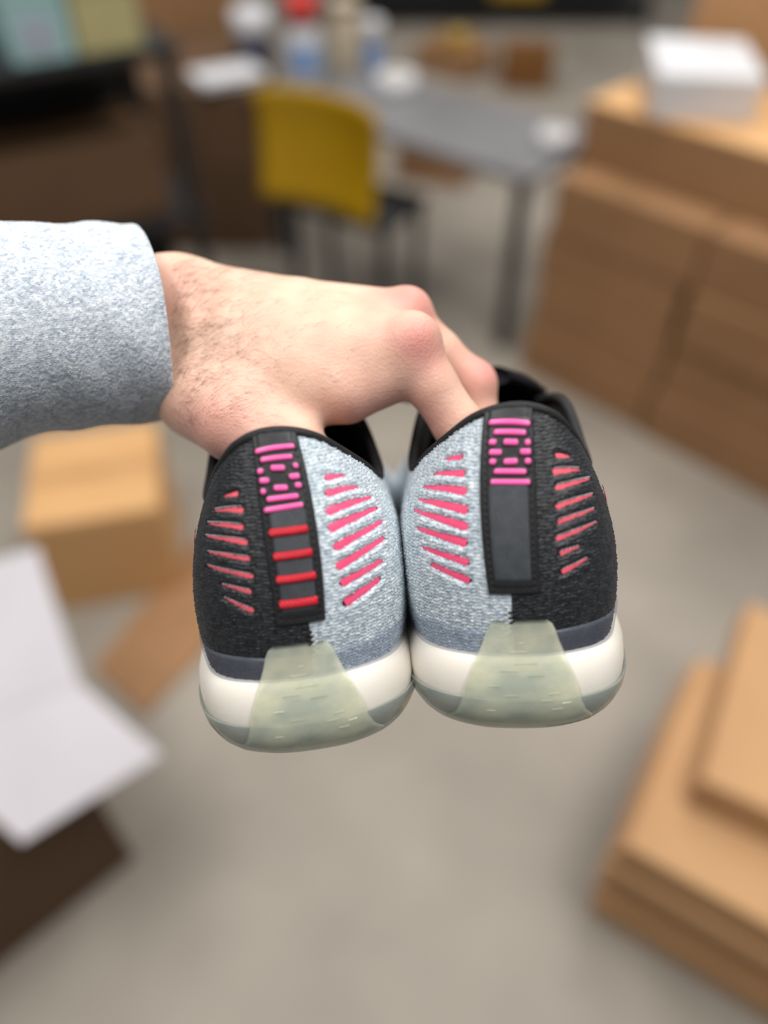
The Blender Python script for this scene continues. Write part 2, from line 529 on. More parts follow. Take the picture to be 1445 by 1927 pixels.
# bottom right: stack of flattened cartons
fc = G(1172, 1590, 0.30)[:2]
fa = G(1312, 1240, 0.30)[:2] - fc
fyaw = math.atan2(fa[1], fa[0])
random.seed(4)
fx_ = fa / np.linalg.norm(fa)
fy_ = np.array([fx_[1], -fx_[0]])
nsh = 11
ORD = ['lowest', 'second from the floor', 'third from the floor', 'fourth from the floor', 'fifth from the floor', 'sixth from the floor', 'seventh from the floor', 'fourth from the top', 'third from the top', 'second from the top', 'topmost']
for k in range(nsh):
    z = 0.001 + k * 0.0275
    o = empty('flattened_carton', (fc[0], fc[1], z), fyaw)
    dx, dy = random.uniform(-0.012, 0.012), random.uniform(-0.008, 0.010)
    if k == nsh - 1:
        dx = dy = 0
    bm_obj('panel', box_bm(0.21 + dx, -0.26 + dy, 0.006, 0.42, 0.52, 0.012, 0.001), M['card'], o)
    bm_obj('folded_panel', box_bm(0.207 + dx, -0.262 + dy, 0.0195, 0.414, 0.515, 0.013, 0.001), M['card'], o)
    tag(o, 'flattened carton, %s in the wide low stack' % ORD[k], 'cardboard', 'flattened cartons in the low stack')
fc2 = G(1308, 1482, 0.36)[:2]
for k in range(3):
    o = empty('flattened_carton', (fc2[0], fc2[1], 0.3045 + k * 0.0275), fyaw + 0.06)
    bm_obj('panel', box_bm(0.2, -0.2, 0.006, 0.40, 0.40, 0.012, 0.001), M['card'], o)
    bm_obj('folded_panel', box_bm(0.2, -0.2, 0.0195, 0.395, 0.395, 0.013, 0.001), M['card'], o)
    tag(o, 'narrower flattened carton on the wide low stack, %s of three' % ('lowest', 'middle', 'topmost')[k], 'cardboard', 'narrower flattened cartons')


# ------------------------------------------------------------------ sneaker surface (millimetres, heel at y=0, toe +y)
KB = [(0, 3), (14, 5), (25, 13), (30.5, 30), (32.2, 50), (32, 75), (32, 100), (36, 130), (42, 165), (46, 200), (43, 237), (29, 268), (0, 285)]
KM = [(0, -1, 60), (15.5, 1.5, 60), (28, 11, 58), (34.2, 28, 54), (36, 50, 50), (35.3, 75, 52), (34, 98, 60), (38, 128, 62), (43, 163, 58), (45.5, 197, 52), (41, 231, 47), (26, 260, 44), (0, 276, 43)]
KO = [(0, 8, 101), (10.5, 9.8, 98.6), (18.5, 17, 92), (24.5, 31, 85), (30, 48, 77.5), (31, 65, 81.5), (26.5, 80, 97), (19.5, 112, 95), (15, 145, 84), (13, 168, 75), (9, 182, 69), (4, 188, 67), (0, 190, 66)]
ZB = 22.0


def _ext(K):
    out = []
    for k in range(-14, 15):
        ka, sg = abs(k), (1 if k >= 0 else -1)
        if ka <= 12:
            p = K[ka]
            out.append((sg * p[0], *p[1:]))
        else:
            p = K[24 - ka]
            out.append((-sg * p[0], *p[1:]))
    return np.array(out, float)


EB = _ext([(x, y, ZB) for x, y in KB])
EM = _ext(KM)
EO = _ext(KO)


def cat(E_, s):
    s = np.clip(np.asarray(s, float), -12, 12)
    i = np.clip(np.floor(s).astype(int), -12, 11)
    f = (s - i)[..., None]
    p0, p1, p2, p3 = (E_[i + 14 + k] for k in (-1, 0, 1, 2))
    return 0.5 * (2 * p1 + (p2 - p0) * f + (2 * p0 - 5 * p1 + 4 * p2 - p3) * f ** 2 + (3 * p1 - p0 - 3 * p2 + p3) * f ** 3)


_ss = np.linspace(0, 12, 3001)
_mm = cat(EM, _ss)
_al = np.concatenate([[0], np.cumsum(np.linalg.norm(np.diff(_mm[:, :2], axis=0), axis=1))])
UMAX = _al[-1]


def s_of(U):
    return np.sign(U) * np.interp(np.abs(U), _al, _ss)


def spring(P):
    P = P.copy()
    P[..., 2] += 0.0003 * np.clip(P[..., 1] - 150, 0, None) ** 2
    return P


MEDIAL = [0.0]


def F0(U, t):
    s = s_of(U)
    b, m_, o = cat(EB, s), cat(EM, s), cat(EO, s)
    m_ = m_ + np.array([MEDIAL[0], 0, 0])
    o = o + (1.3 * np.clip(np.abs(s) / 3, 0, 1) * np.clip((9 - np.abs(s)) / 3, 0, 1))[..., None] * np.array([MEDIAL[0], 0, 0])
    c = 2 * m_ - 0.5 * (b + o)
    t = np.asarray(t, float)[..., None]
    return (1 - t) ** 2 * b + 2 * t * (1 - t) * c + t * t * o


def FN(U, t):
    e = 0.4
    U, t = np.broadcast_arrays(np.asarray(U, float), np.asarray(t, float))
    Ul, Uh = np.clip(U - e, -UMAX, UMAX), np.clip(U + e, -UMAX, UMAX)
    tl_, th_ = np.clip(t - 0.004, 0, 1), np.clip(t + 0.004, 0, 1)
    n = np.cross(F0(Uh, t) - F0(Ul, t), F0(U, th_) - F0(U, tl_))
    return n / (np.linalg.norm(n, axis=-1, keepdims=True) + 1e-9)


def F(U, t, off=0.0):
    P = F0(U, t)
    off = np.asarray(off, float)
    return spring(P + FN(U, t) * off[..., None])


_tt = np.linspace(0, 1, 60)


def prof_len(U):
    U = np.atleast_1d(U)
    P = F0(U[:, None] * np.ones(60), _tt[None, :] * np.ones((len(U), 1)))
    return np.linalg.norm(np.diff(P, axis=1), axis=2).sum(1)


L0F = float(prof_len(0.0)[0])


def contour(s, off, z):
    """sole outline: feather line pushed outwards by off at height z"""
    p = cat(EB, s)
    d = cat(EB, np.clip(s + 0.02, -12, 12)) - cat(EB, np.clip(s - 0.02, -12, 12))
    n = np.stack([d[..., 1], -d[..., 0]], -1)
    n /= np.linalg.norm(n, axis=-1, keepdims=True) + 1e-9
    out = np.empty(p.shape)
    out[..., :2] = p[..., :2] + n * np.asarray(off)[..., None]
    out[..., 2] = z
    return spring(out)


def hash2(i, j, seed=0):
    v = np.sin(i * 127.1 + j * 311.7 + seed * 74.7) * 43758.5453
    return v - np.floor(v)


def stitch(U, w, pu, pw, seed=0):
    """height 0..1 of a jersey knit: columns of v-shaped loops"""
    w = w + 0.16 * pw * np.sin(U * 0.9 + seed) + 0.12 * pw * np.sin(U * 2.3 + w * 0.4)
    U = U + 0.14 * pu * np.sin(w * 1.1 + seed)
    c = U / pu
    ci = np.floor(c)
    fx = c - ci
    a = np.abs(fx - 0.5) * 2
    r = w / pw + 0.8 * a
    ri = np.floor(r)
    leg = np.sin(np.pi * ((2 * c) % 1.0))
    row = 0.5 - 0.5 * np.cos(2 * np.pi * (r - ri))
    amp = 0.55 + 0.7 * hash2(ci, ri, seed)
    return np.clip(leg, 0, 1) ** 0.7 * row ** 0.8 * amp, 0.6 * hash2(ci, ri, seed + 5) + 0.4 * hash2(np.floor(2 * c), ri, seed + 9)


# ------------------------------------------------------------------ sneaker materials
def yarn_mix(m, amt):
    """each loop of yarn has its own tone: blend the noise with the per-loop value"""
    nt = m.node_tree
    rp_ = [n for n in nt.nodes if n.type == 'VALTORGB'][0]
    src = rp_.inputs[0].links[0].from_socket
    a_ = nt.nodes.new('ShaderNodeAttribute')
    a_.attribute_name = 'yarn'
    mx_ = nt.nodes.new('ShaderNodeMix')
    mx_.inputs['Factor'].default_value = amt
    nt.links.new(src, mx_.inputs['A'])
    nt.links.new(a_.outputs['Fac'], mx_.inputs['B'])
    nt.links.new(mx_.outputs['Result'], rp_.inputs[0])


def knit_mat(name, c1, c2, rough, sheen):
    m = mat(name, c1, rough, c2, 0.9, 3.0, coords='UV', sheen=sheen, lo=0.25, hi=0.78, bump=0.25, bscale=4.0)
    yarn_mix(m, 0.6)
    return m


M['knit_black'] = knit_mat('black_knit', srgb(9, 10, 12), srgb(46, 49, 54), 0.38, 0.1)  # lighter yarn tone also raised to stand in for thread glints
M['knit_grey'] = knit_mat('blue_grey_knit', srgb(154, 170, 182), srgb(228, 236, 241), 0.42, 0.15)
M['pink_film'] = mat('pink_film', srgb(255, 84, 130), 0.45, srgb(255, 94, 138), 300)
M['coral_film'] = mat('coral_film', srgb(250, 98, 116), 0.5, srgb(252, 108, 124), 300)
M['pink_rubber'] = mat('pink_rubber', srgb(255, 100, 176), 0.3, srgb(255, 106, 178), 200)
M['lining'] = mat('black_lining', srgb(9, 9, 11), 0.9, srgb(15, 15, 18), 400, bump=0.3, bscale=1500)
M['piping'] = mat('black_piping', srgb(16, 16, 18), 0.7, srgb(26, 26, 29), 900, bump=0.6, bscale=1200)
M['navy_pad'] = mat('dark_padding', srgb(15, 16, 21), 0.85, srgb(20, 21, 27), 300, bump=0.2, bscale=1500, spec=0.2)
M['rubber_black'] = mat('black_rubber', srgb(30, 30, 32), 0.45, srgb(36, 36, 38), 500, bump=0.15, bscale=900)
M['thread_black'] = mat('black_thread', srgb(14, 14, 15), 0.6, srgb(20, 20, 22), 900)
M['thread_white'] = mat('white_thread', srgb(196, 200, 204), 0.6, srgb(206, 210, 214), 900)
M['foam'] = mat('cream_foam', srgb(226, 219, 208), 0.38, srgb(231, 225, 215), 40, bump=0.1, bscale=900)
_b = M['foam'].node_tree.nodes['Principled BSDF']
_b.inputs['Subsurface Weight'].default_value = 0.3
_b.inputs['Subsurface Radius'].default_value = (0.004, 0.0035, 0.003)
_b.inputs['Subsurface Scale'].default_value = 1.0
M['clear_sole'] = mat_clear('cloudy_sole_rubber', srgb(146, 154, 153), srgb(176, 181, 174), 0.55, srgb(222, 228, 226), 70, 0.22, (1, 1, 2))
M['clear_clip'] = mat_clear('cloudy_clip_rubber', srgb(172, 184, 177), srgb(240, 238, 210), 0.52, srgb(240, 243, 232), 42, 0.08, (1, 1, 1.6))
for _m in ('clear_clip', 'clear_sole'):
    _p = M[_m].node_tree.nodes['Principled BSDF']
    _p.inputs['Coat Weight'].default_value = 0.6
    _p.inputs['Coat Roughness'].default_value = 0.06
M['film'] = mat_clear('smoky_film', srgb(146, 150, 168), srgb(164, 168, 184), 0.80, srgb(238, 241, 246), 60, 0.25)


def thread_mat(name, c1, c2, scale):
    """satin embroidery: slanting threads"""
    m = mat(name, c1, 0.38, c2, 60, 2.0)
    nt = m.node_tree
    tc = nt.nodes.new('ShaderNodeTexCoord')
    wv = nt.nodes.new('ShaderNodeTexWave')
    wv.wave_type = 'BANDS'
    wv.bands_direction = 'DIAGONAL'
    wv.inputs['Scale'].default_value = scale
    wv.inputs['Distortion'].default_value = 1.2
    nt.links.new(tc.outputs['UV'], wv.inputs['Vector'])
    bp = nt.nodes.new('ShaderNodeBump')
    bp.inputs['Strength'].default_value = 0.9
    bp.inputs['Distance'].default_value = 0.0004
    nt.links.new(wv.outputs['Fac'], bp.inputs['Height'])
    nt.links.new(bp.outputs[0], nt.nodes['Principled BSDF'].inputs['Normal'])
    return m


M['red_thread'] = thread_mat('red_embroidery', srgb(206, 24, 44), srgb(222, 36, 56), 0.55)


def web_mat():
    """dark tab face with rows of fine raised dots"""
    m = mat('tab_weave', srgb(54, 58, 63), 0.4, srgb(64, 68, 74), 300)
    nt = m.node_tree
    tc = nt.nodes.new('ShaderNodeTexCoord')
    mp = nt.nodes.new('ShaderNodeMapping')
    mp.inputs['Rotation'].default_value = (0, 0, 0.785)
    nt.links.new(tc.outputs['UV'], mp.inputs[0])
    ck = nt.nodes.new('ShaderNodeTexVoronoi')
    ck.inputs['Scale'].default_value = 1.35
    ck.inputs['Randomness'].default_value = 0.0
    nt.links.new(mp.outputs[0], ck.inputs['Vector'])
    bp = nt.nodes.new('ShaderNodeBump')
    bp.invert = True
    bp.inputs['Strength'].default_value = 0.8
    bp.inputs['Distance'].default_value = 0.0004
    nt.links.new(ck.outputs['Distance'], bp.inputs['Height'])
    nt.links.new(bp.outputs[0], nt.nodes['Principled BSDF'].inputs['Normal'])
    return m


M['tab_weave'] = web_mat()


# ------------------------------------------------------------------ build a sneaker
def build_sneaker(label, seam_px, origin_px, d0, roll, yaw, pitch, black_left, slits_grey, slits_black, pills, reds, tab_quad, zc_off, zc_scale, swoosh_at):
    """origin_px: pixel of the ground point under the heel; roll counter-clockwise as seen; pitch: toe lifted from the view axis"""
    MEDIAL[0] = 1.8 if black_left else -1.8
    cr, sr, cp, sp = math.cos(roll), math.sin(roll), math.cos(pitch), math.sin(pitch)
    cyw, syw = math.cos(yaw), math.sin(yaw)
    # shoe axes in camera (X right, Y up, d forward)
    fx = np.array([1.0, 0, 0]); fy = np.array([0, sp, cp]); fz = np.array([0, cp, -sp])
    fx, fy = cyw * fx + syw * fy, cyw * fy - syw * fx
    Rr = np.array([[cr, -sr, 0], [sr, cr, 0], [0, 0, 1]])
    fx, fy, fz = Rr @ fx, Rr @ fy, Rr @ fz
    B = np.stack([RIGHT, UPV, FWD], 1)              # camera -> world
    R = B @ np.stack([fx, fy, fz], 1)
    org = PX(origin_px[0], origin_px[1], d0)
    Mw = Matrix([[*R[0], org[0]], [*R[1], org[1]], [*R[2], org[2]], [0, 0, 0, 1]])
    root = bpy.data.objects.new('sneaker', None)
    root.empty_display_size = 0.05
    link(root)
    root.matrix_world = Mw
    tag(root, label, 'sneaker')

    def to_px(Pmm):
        return project((Pmm * 0.001) @ R.T + org)

    # pixel -> (U, t) lookup on the visible heel
    gU = np.arange(-88, 88.01, 0.4)
    gT = np.linspace(0.04, 1, 220)
    GU, GT = np.meshgrid(gU, gT, indexing='ij')
    GP = F(GU, GT, np.zeros_like(GU))
    gN = FN(GU, GT)
    gu, gv, gd = to_px(GP)
    view = (GP * 0.001) @ R.T + org - CPOS
    vis = ((gN @ R.T) * view).sum(-1) < 0

    def find(px):
        q = (gu - px[0]) ** 2 + (gv - px[1]) ** 2
        q = np.where(vis, q, 1e9)
        k = np.unravel_index(np.argmin(q), q.shape)
        return np.array([GU[k], GT[k] * L0F])        # (U mm, q mm)

    Z = lambda x, y: (zc_off[0] + x / zc_scale, zc_off[1] + y / zc_scale)
    pxmm = 0.159

    def part(name, V, f, m, smooth=True, uv=None, parent=None, attrs=None):
        return mesh_np(name, np.asarray(V).reshape(-1, 3) * 0.001, f, m, parent or root, smooth, uv, attrs)

    # --- slits (two sides)
    def prep(sl, wide):
        out = []
        for (x1, y1, w1, x2, y2, w2) in sl:
            a, b = find(Z(x1, y1)), find(Z(x2, y2))
            out.append((a, b, w1 / zc_scale * pxmm * wide, w2 / zc_scale * pxmm * wide))
        return out
    sg, sb = prep(slits_grey, 1.4), prep(slits_black, 1.2)
    seam = float(find(seam_px)[0])

    def slit_field(U, q, sl):
        """signed distance (mm) to the nearest slit, negative inside"""
        best = np.full(U.shape, 99.0)
        bside = np.zeros(U.shape)
        for a, b, w1, w2 in sl:
            ba = b - a
            L = np.hypot(*ba)
            h = np.clip(((U - a[0]) * ba[0] + (q - a[1]) * ba[1]) / (L * L), 0, 1)
            dx, dy = U - a[0] - h * ba[0], q - a[1] - h * ba[1]
            d = np.hypot(dx, dy) - 0.5 * (w1 + (w2 - w1) * h)
            k = d < best
            best = np.where(k, d, best)
            bside = np.where(k, dy, bside)
        return best, bside

    # --- knit panels
    us = np.concatenate([np.arange(0, 74, 0.27), np.linspace(74, UMAX, 120)])
    ts = np.linspace(0, 1, 310)
    for side in (-1, 1):
        is_black = (side < 0) == black_left
        sl = sb if is_black else sg
        ub = us * side if False else np.where(us < 74, seam + (us / 74) * (side * 74 - seam), us * side)
        UU, TT = np.meshgrid(ub, ts, indexing='ij')
        LL = prof_len(ub)[:, None]
        q = TT * L0F
        w = TT * LL
        fade = np.clip((84 - np.abs(UU)) / 12, 0, 1)
        hh, yarn = stitch(UU, w, 1.15, 1.1, seed=3 + side)
        sd, sdy = slit_field(UU, q, sl)
        near = np.exp(-np.clip(sd, 0, None) ** 2 / 2.2)
        rib = np.exp(-((sd - 1.3) / 0.9) ** 2)
        amp = 0.62 if is_black else 0.66
        off = fade * (amp * (hh - 0.35)) + 0.34 * rib - 0.30 * near
        off -= 1.5 * np.clip((TT - 0.985) / 0.015, 0, 1) * 0.2
        V = F(UU, TT, off)
        f = grid_faces(len(us), len(ts))
        if side < 0:
            f = f[:, ::-1]
        jag = (hh - 0.5) * 0.35
        cut = (sd + jag < 0).ravel()
        keep = cut[f].sum(1) < 2
        uv = np.stack([UU.ravel(), w.ravel()], -1)
        nm = part('knit_panel', V, f[keep], M['knit_black' if is_black else 'knit_grey'], True, uv, attrs={'yarn': yarn.ravel()})
        nm['label'] = 'black knit side of the upper' if is_black else 'pale blue grey knit side of the upper'
        # pink film seen through every slit
        for a, b, w1, w2 in sl:
            ba = b - a
            L = np.hypot(*ba)
            e = ba / L
            n = np.array([-e[1], e[0]])
            A_, B_ = np.meshgrid(np.linspace(-0.05, 1.05, 16), np.linspace(-1, 1, 5), indexing='ij')
            wd_ = 0.5 * (w1 + (w2 - w1) * A_) + 0.75
            Us = a[0] + ba[0] * A_ + n[0] * wd_ * B_
            qs = a[1] + ba[1] * A_ + n[1] * wd_ * B_
            ts_ = np.clip(qs / L0F, 0.01, 0.99)
            off_ = -0.55 + 0.25 * (1 - B_ ** 2)
            s_o = part('slit', F(Us, ts_, off_), grid_faces(16, 5), M['coral_film' if is_black else 'pink_film'])
        # a light thread running above each black slit
        if is_black:
            for a, b, w1, w2 in sl[1:]:
                ba = b - a
                L = np.hypot(*ba)
                e = ba / L
                n = np.array([-e[1], e[0]])
                n = n if n[1] > 0 else -n
                vs, fs = [], []
                k = 0
                nst = int(L / 1.1)
                for i in range(nst):
                    h0 = (i + 0.1) / nst
                    h1 = (i + 0.8) / nst
                    wv_ = 0.5 * (w1 + (w2 - w1) * h0) + 0.35
                    p0 = a + ba * h0 + n * (wv_ - 0.12)
                    p1 = a + ba * h1 + n * (wv_ + 0.12)
                    for (pp, hgt) in ((p0, 0.05), ((p0 + p1) / 2, 0.42), (p1, 0.05)):
                        for o_ in (-0.11, 0.11):
                            x = pp + n * o_
                            vs.append(F(np.array(x[0]), np.array(min(0.99, x[1] / L0F)), np.array(hgt)))
                    fs += [(k, k + 1, k + 3, k + 2), (k + 2, k + 3, k + 5, k + 4)]
                    k += 6
                th = part('edge_thread', np.array(vs), np.array(fs), M['thread_white'])
                th['kind'] = 'stuff'

    # --- lining, insole
    us2 = np.linspace(-UMAX, UMAX, 220)
    ts2 = np.array([1.0, 0.985, 0.96, 0.92, 0.86, 0.78, 0.68, 0.55, 0.42, 0.28, 0.16, 0.06])
    of2 = np.array([-0.4, -1.6, -3.0, -4.4, -5.2, -5.2, -4.6, -4.0, -3.6, -3.2, -3.0, -3.0])
    UU, TT = np.meshgrid(us2, ts2, indexing='ij')
    part('lining', F(UU, TT, np.tile(of2, (len(us2), 1))), grid_faces(len(us2), len(ts2)), M['lining'])
    ss = np.linspace(-12, 12, 121)[:-1]
    ring = contour(ss, np.full(120, -2.0), np.full(120, 29.0))
    part('insole', np.concatenate([ring, ring - [0, 0, 3]]), [tuple(range(120)), tuple(range(239, 119, -1))] + [(i, (i + 1) % 120, (i + 1) % 120 + 120, i + 120) for i in range(120)], M['lining'], False)

    # --- collar piping
    so = np.linspace(-12, 12, 401)[:-1]
    Uo = np.sign(so) * np.interp(np.abs(so), _ss, _al)
    P = F(Uo, np.ones(len(so)), np.zeros(len(so)))
    T = np.roll(P, -1, 0) - np.roll(P, 1, 0)
    T /= np.linalg.norm(T, axis=1, keepdims=True)
    N1 = FN(Uo, np.full(Uo.shape, 0.99))
    N2 = np.cross(T, N1)
    an = np.linspace(0, 2 * math.pi, 10, endpoint=False)
    rr = 1.9
    V = P[:, None] - N1[:, None] * 0.9 + rr * (np.cos(an)[None, :, None] * N1[:, None] + 0.85 * np.sin(an)[None, :, None] * N2[:, None])
    fc_ = []
    n_ = len(so)
    I, J = np.meshgrid(np.arange(n_), np.arange(10), indexing='ij')
    fc_ = np.stack([I * 10 + J, ((I + 1) % n_) * 10 + J, ((I + 1) % n_) * 10 + (J + 1) % 10, I * 10 + (J + 1) % 10], -1).reshape(-1, 4)
    part('collar_piping', V, fc_, M['piping'])

    # --- padded collar front on each side (the eyestay flaps)
    # --- tongue
    ta = np.linspace(0, 1, 26)
    cy_ = 186 - 84 * ta
    cz_ = 64 + 42 * ta ** 0.9 + 3 * np.sin(ta * 3.1)
    hw = 12 + 9.5 * np.sin(np.clip(ta * 1.2, 0, 1) * math.pi / 2)
    hw = hw * np.where(ta > 0.86, np.sqrt(np.clip(1 - ((ta - 0.86) / 0.145) ** 2, 0.03, 1)), 1)
    an = np.linspace(0, 2 * math.pi, 28, endpoint=False)
    th = 3.6
    V = np.zeros((26, 28, 3))
    for i in range(26):
        x = hw[i] * np.cos(an)
        bulge = -0.22 * x ** 2 / 20 * 1.0
        V[i, :, 0] = x
        V[i, :, 1] = cy_[i] + 0.3 * th * np.sin(an)
        V[i, :, 2] = cz_[i] + th * np.sin(an) + bulge
    f = grid_faces(28, 26, True)
    f = [tuple(x) for x in np.stack([(f // 26) + (f % 26) * 28], 0)[0]] + [tuple(range(28)), tuple(range(25 * 28 + 27, 25 * 28 - 1, -1))]
    part('tongue', V, f, M['navy_pad'])
    # --- laces
    for k in range(6):
        yy = 120 + k * 11
        sx = np.interp(yy, [115, 145, 168, 182], [19, 15, 13, 9]) + 4
        zz = np.interp(yy, [115, 145, 168, 182], [97.5, 88, 79, 73]) + 2.5
        xs = np.linspace(-sx, sx, 12)
        V = []
        for x in xs:
            z = zz + 2.2 * (1 - (x / sx) ** 2) + 0.0003 * 0
            for (dy, dz) in ((-3, 0), (-2.2, 0.9), (2.2, 0.9), (3, 0), (2.2, -0.9), (-2.2, -0.9)):
                V.append((x, yy + dy + x * 0.12, z + dz))
        I, J = np.meshgrid(np.arange(11), np.arange(6), indexing='ij')
        f = np.stack([I * 6 + J, (I + 1) * 6 + J, (I + 1) * 6 + (J + 1) % 6, I * 6 + (J + 1) % 6], -1).reshape(-1, 4)
        part('lace', V, f, M['piping'])

    # --- midsole, outsole
    ns = 260
    ss = np.linspace(-12, 12, ns + 1)[:-1]

    def loft(name, prof, m, cap):
        V = np.stack([contour(ss, np.full(ns, o_), np.full(ns, z_)) for o_, z_ in prof], 1)
        f = grid_faces(ns, len(prof), True)
        fs = [tuple(x) for x in f]
        if cap:
            fs.append(tuple((ns - 1 - i) * len(prof) + len(prof) - 1 for i in range(ns)))
        return part(name, V, fs, m)
    loft('midsole', [(-4, 26.5), (-1, 27.6), (1.4, 28.4), (3.0, 27.8), (4.4, 25.9), (5.4, 22.8), (5.8, 18.6), (5.5, 15.0), (4.6, 11.6), (3.2, 8.6), (1.2, 6.0), (-1.5, 4.0), (-5, 2.6), (-9, 2.0)], M['foam'], True)
    loft('outsole', [(5.9, 15.6), (6.5, 15.9), (6.6, 15.2), (6.0, 11.8), (4.4, 8.6), (2.7, 6.1), (0.4, 3.9), (-2.6, 2.0), (-6, 0.8), (-9.5, 0.2), (-13, 0)], M['clear_sole'], True)

    # --- smoky film band around the foot of the upper
    us3 = np.linspace(-UMAX, UMAX, 260)
    w3 = np.array([3.0, 5, 8, 11, 13.6, 14.4, 14.6])
    o3 = np.array([1.3, 1.3, 1.2, 1.1, 1.0, 0.8, 0.2])
    LLb = prof_len(us3)[:, None]
    T3 = w3[None, :] / LLb
    part('foxing_band', F(us3[:, None] * np.ones(7), T3, np.tile(o3, (260, 1))), grid_faces(260, 7), M['film'])

    # --- heel clip: cloudy rubber rising from the outsole over the heel
    zk = [4.5, 6.5, 8.5, 10.5, 14, 20, 27, 33, 36.5, 38.4, 39.4]
    wk = [27, 25, 22.0, 19.6, 17.6, 16.0, 13.6, 11.4, 10.4, 9.4, 8.0]
    gk = [1.4, 3.5, 5.2, 6.4, 7.2, 7.3, 6.2, 4.8, 4.4, 4.2, 3.9]
    zz = np.linspace(4.5, 39.4, 34)
    aa = np.linspace(-1, 1, 41)
    ZZ, AA = np.meshgrid(zz, aa, indexing='ij')
    WW, GG = np.interp(ZZ, zk, wk), np.interp(ZZ, zk, gk)
    for _ in range(2):
        GG[1:-1] = (GG[:-2] + 2 * GG[1:-1] + GG[2:]) / 4
    edge = np.clip((np.abs(AA) - 0.9) / 0.1, 0, 1) ** 2
    Vo = contour(s_of(AA * WW), GG - 0.7 * edge, ZZ)
    Vi = contour(s_of(AA * WW), GG - 1.0, ZZ)
    n0 = 34 * 41
    f = [tuple(x) for x in grid_faces(34, 41)]
    for i in range(33):
        for j in (0, 40):
            f.append((i * 41 + j, (i + 1) * 41 + j, (i + 1) * 41 + j + n0, i * 41 + j + n0))
    for j in range(40):
        for i in (0, 33):
            f.append((i * 41 + j, i * 41 + j + 1, i * 41 + j + 1 + n0, i * 41 + j + n0))
    clip = part('heel_clip', np.concatenate([Vo.reshape(-1, 3), Vi.reshape(-1, 3)]), f, M['clear_clip'])
    clip['label'] = 'cloudy translucent heel clip'
    # moulded dashes on the clip
    rnd = random.Random(7)
    vs, fs = [], []
    for (cx, cz, ln) in ((0, 32.5, 1.5), (-1, 30, 5), (1, 26.8, 7), (-4, 24.6, 5), (4, 23.2, 5), (-8, 20, 3), (9, 17.5, 3), (7, 15.4, 3), (-3, 17, 4), (10, 12.4, 3), (12.5, 14.2, 2.4), (-9, 12, 2.4)):
        k = len(vs)
        for (dx, dz, o_) in ((-ln / 2, 0, 0.05), (ln / 2, 0.1, 0.05), (ln / 2, 0.45, 0.28), (-ln / 2, 0.35, 0.28), (ln / 2, 0.75, 0.05), (-ln / 2, 0.65, 0.05)):
            z_ = cz + dz
            vs.append(contour(np.array(float(s_of(np.array(cx + dx)))), np.array(np.interp(z_, zk, gk) + o_), np.array(z_)))
        fs += [(k, k + 1, k + 2, k + 3), (k + 3, k + 2, k + 4, k + 5)]
    dsh = part('moulded_dashes', np.array(vs), np.array(fs), M['clear_clip'], parent=clip)
    dsh['kind'] = 'stuff'

    # --- heel tab
    q4 = [find(Z(*p)) for p in tab_quad]            # TL, TR, BR, BL
    q4[0][1] = q4[1][1] = L0F * 0.992
    nA, nB = 29, 90
    A_, B_ = np.meshgrid(np.linspace(0, 1, nA), np.linspace(0, 1, nB), indexing='ij')
    UQ = ((q4[0][None, None] * (1 - A_[..., None]) + q4[1][None, None] * A_[..., None]) * (1 - B_[..., None])
          + (q4[3][None, None] * (1 - A_[..., None]) + q4[2][None, None] * A_[..., None]) * B_[..., None])
    Wt = abs(q4[1][0] - q4[0][0])
    Ht = abs(q4[3][1] - q4[0][1])
    ed = np.minimum(np.minimum(A_, 1 - A_) * Wt, (1 - B_) * Ht)      # mm from the border
    off = 0.2 + 1.15 * np.clip(ed / 0.9, 0, 1) ** 0.5
    off -= 0.45 * np.exp(-((ed - 2.0) / 0.55) ** 2)
    V = F(UQ[..., 0], np.clip(UQ[..., 1] / L0F, 0, 1), off)
    tab = part('heel_tab', V, grid_faces(nA, nB)[:, ::-1], M['rubber_black'])
    tab['label'] = 'black rubber heel tab'
    # woven face of the lower tab
    lowB = 0.36
    A2, B2 = np.meshgrid(np.linspace(3.0 / Wt, 1 - 3.0 / Wt, 20), np.linspace(lowB, 1 - 4.2 / Ht, 50), indexing='ij')
    UQ2 = ((q4[0][None, None] * (1 - A2[..., None]) + q4[1][None, None] * A2[..., None]) * (1 - B2[..., None])
           + (q4[3][None, None] * (1 - A2[..., None]) + q4[2][None, None] * A2[..., None]) * B2[..., None])
    ed2 = np.minimum(np.minimum(A2 - A2.min(), A2.max() - A2) * Wt, np.minimum(B2 - lowB, B2.max() - B2) * Ht)
    part('woven_face', F(UQ2[..., 0], np.clip(UQ2[..., 1] / L0F, 0, 1), 1.2 + 0.4 * np.clip(ed2 / 0.8, 0, 1) ** 0.5), grid_faces(20, 50)[:, ::-1],
         M['tab_weave'], uv=np.stack([A2.ravel() * Wt, B2.ravel() * Ht], -1), parent=tab)

    def pill(x1, y1, x2, y2, wz, m, name, h, base, lab=None, square=False):
        a, b = find(Z(x1, y1)), find(Z(x2, y2))
        r = wz / zc_scale * pxmm / 2 * (1.12 if square else 1.22)
        e = b - a
        L = np.hypot(*e)
        e /= max(L, 1e-6)
        n = np.array([-e[1], e[0]])
        nl, nw = 19, 9
        A_, B_ = np.meshgrid(np.linspace(0, 1, nl), np.linspace(-1, 1, nw), indexing='ij')
        A_ = (1 - np.cos(A_ * math.pi)) / 2
        xx = A_ * L
        er = r * (0.35 if square else 1.0)
        endd = np.clip(np.minimum(xx, L - xx) / er, 0, 1)
        hw_ = r * np.sqrt(np.clip(1 - (1 - endd) ** 2, 0.0, 1)) if not square else r * np.clip(1 - (1 - endd) ** 2, 0.6, 1)
        Us = a[0] + e[0] * xx + n[0] * hw_ * B_
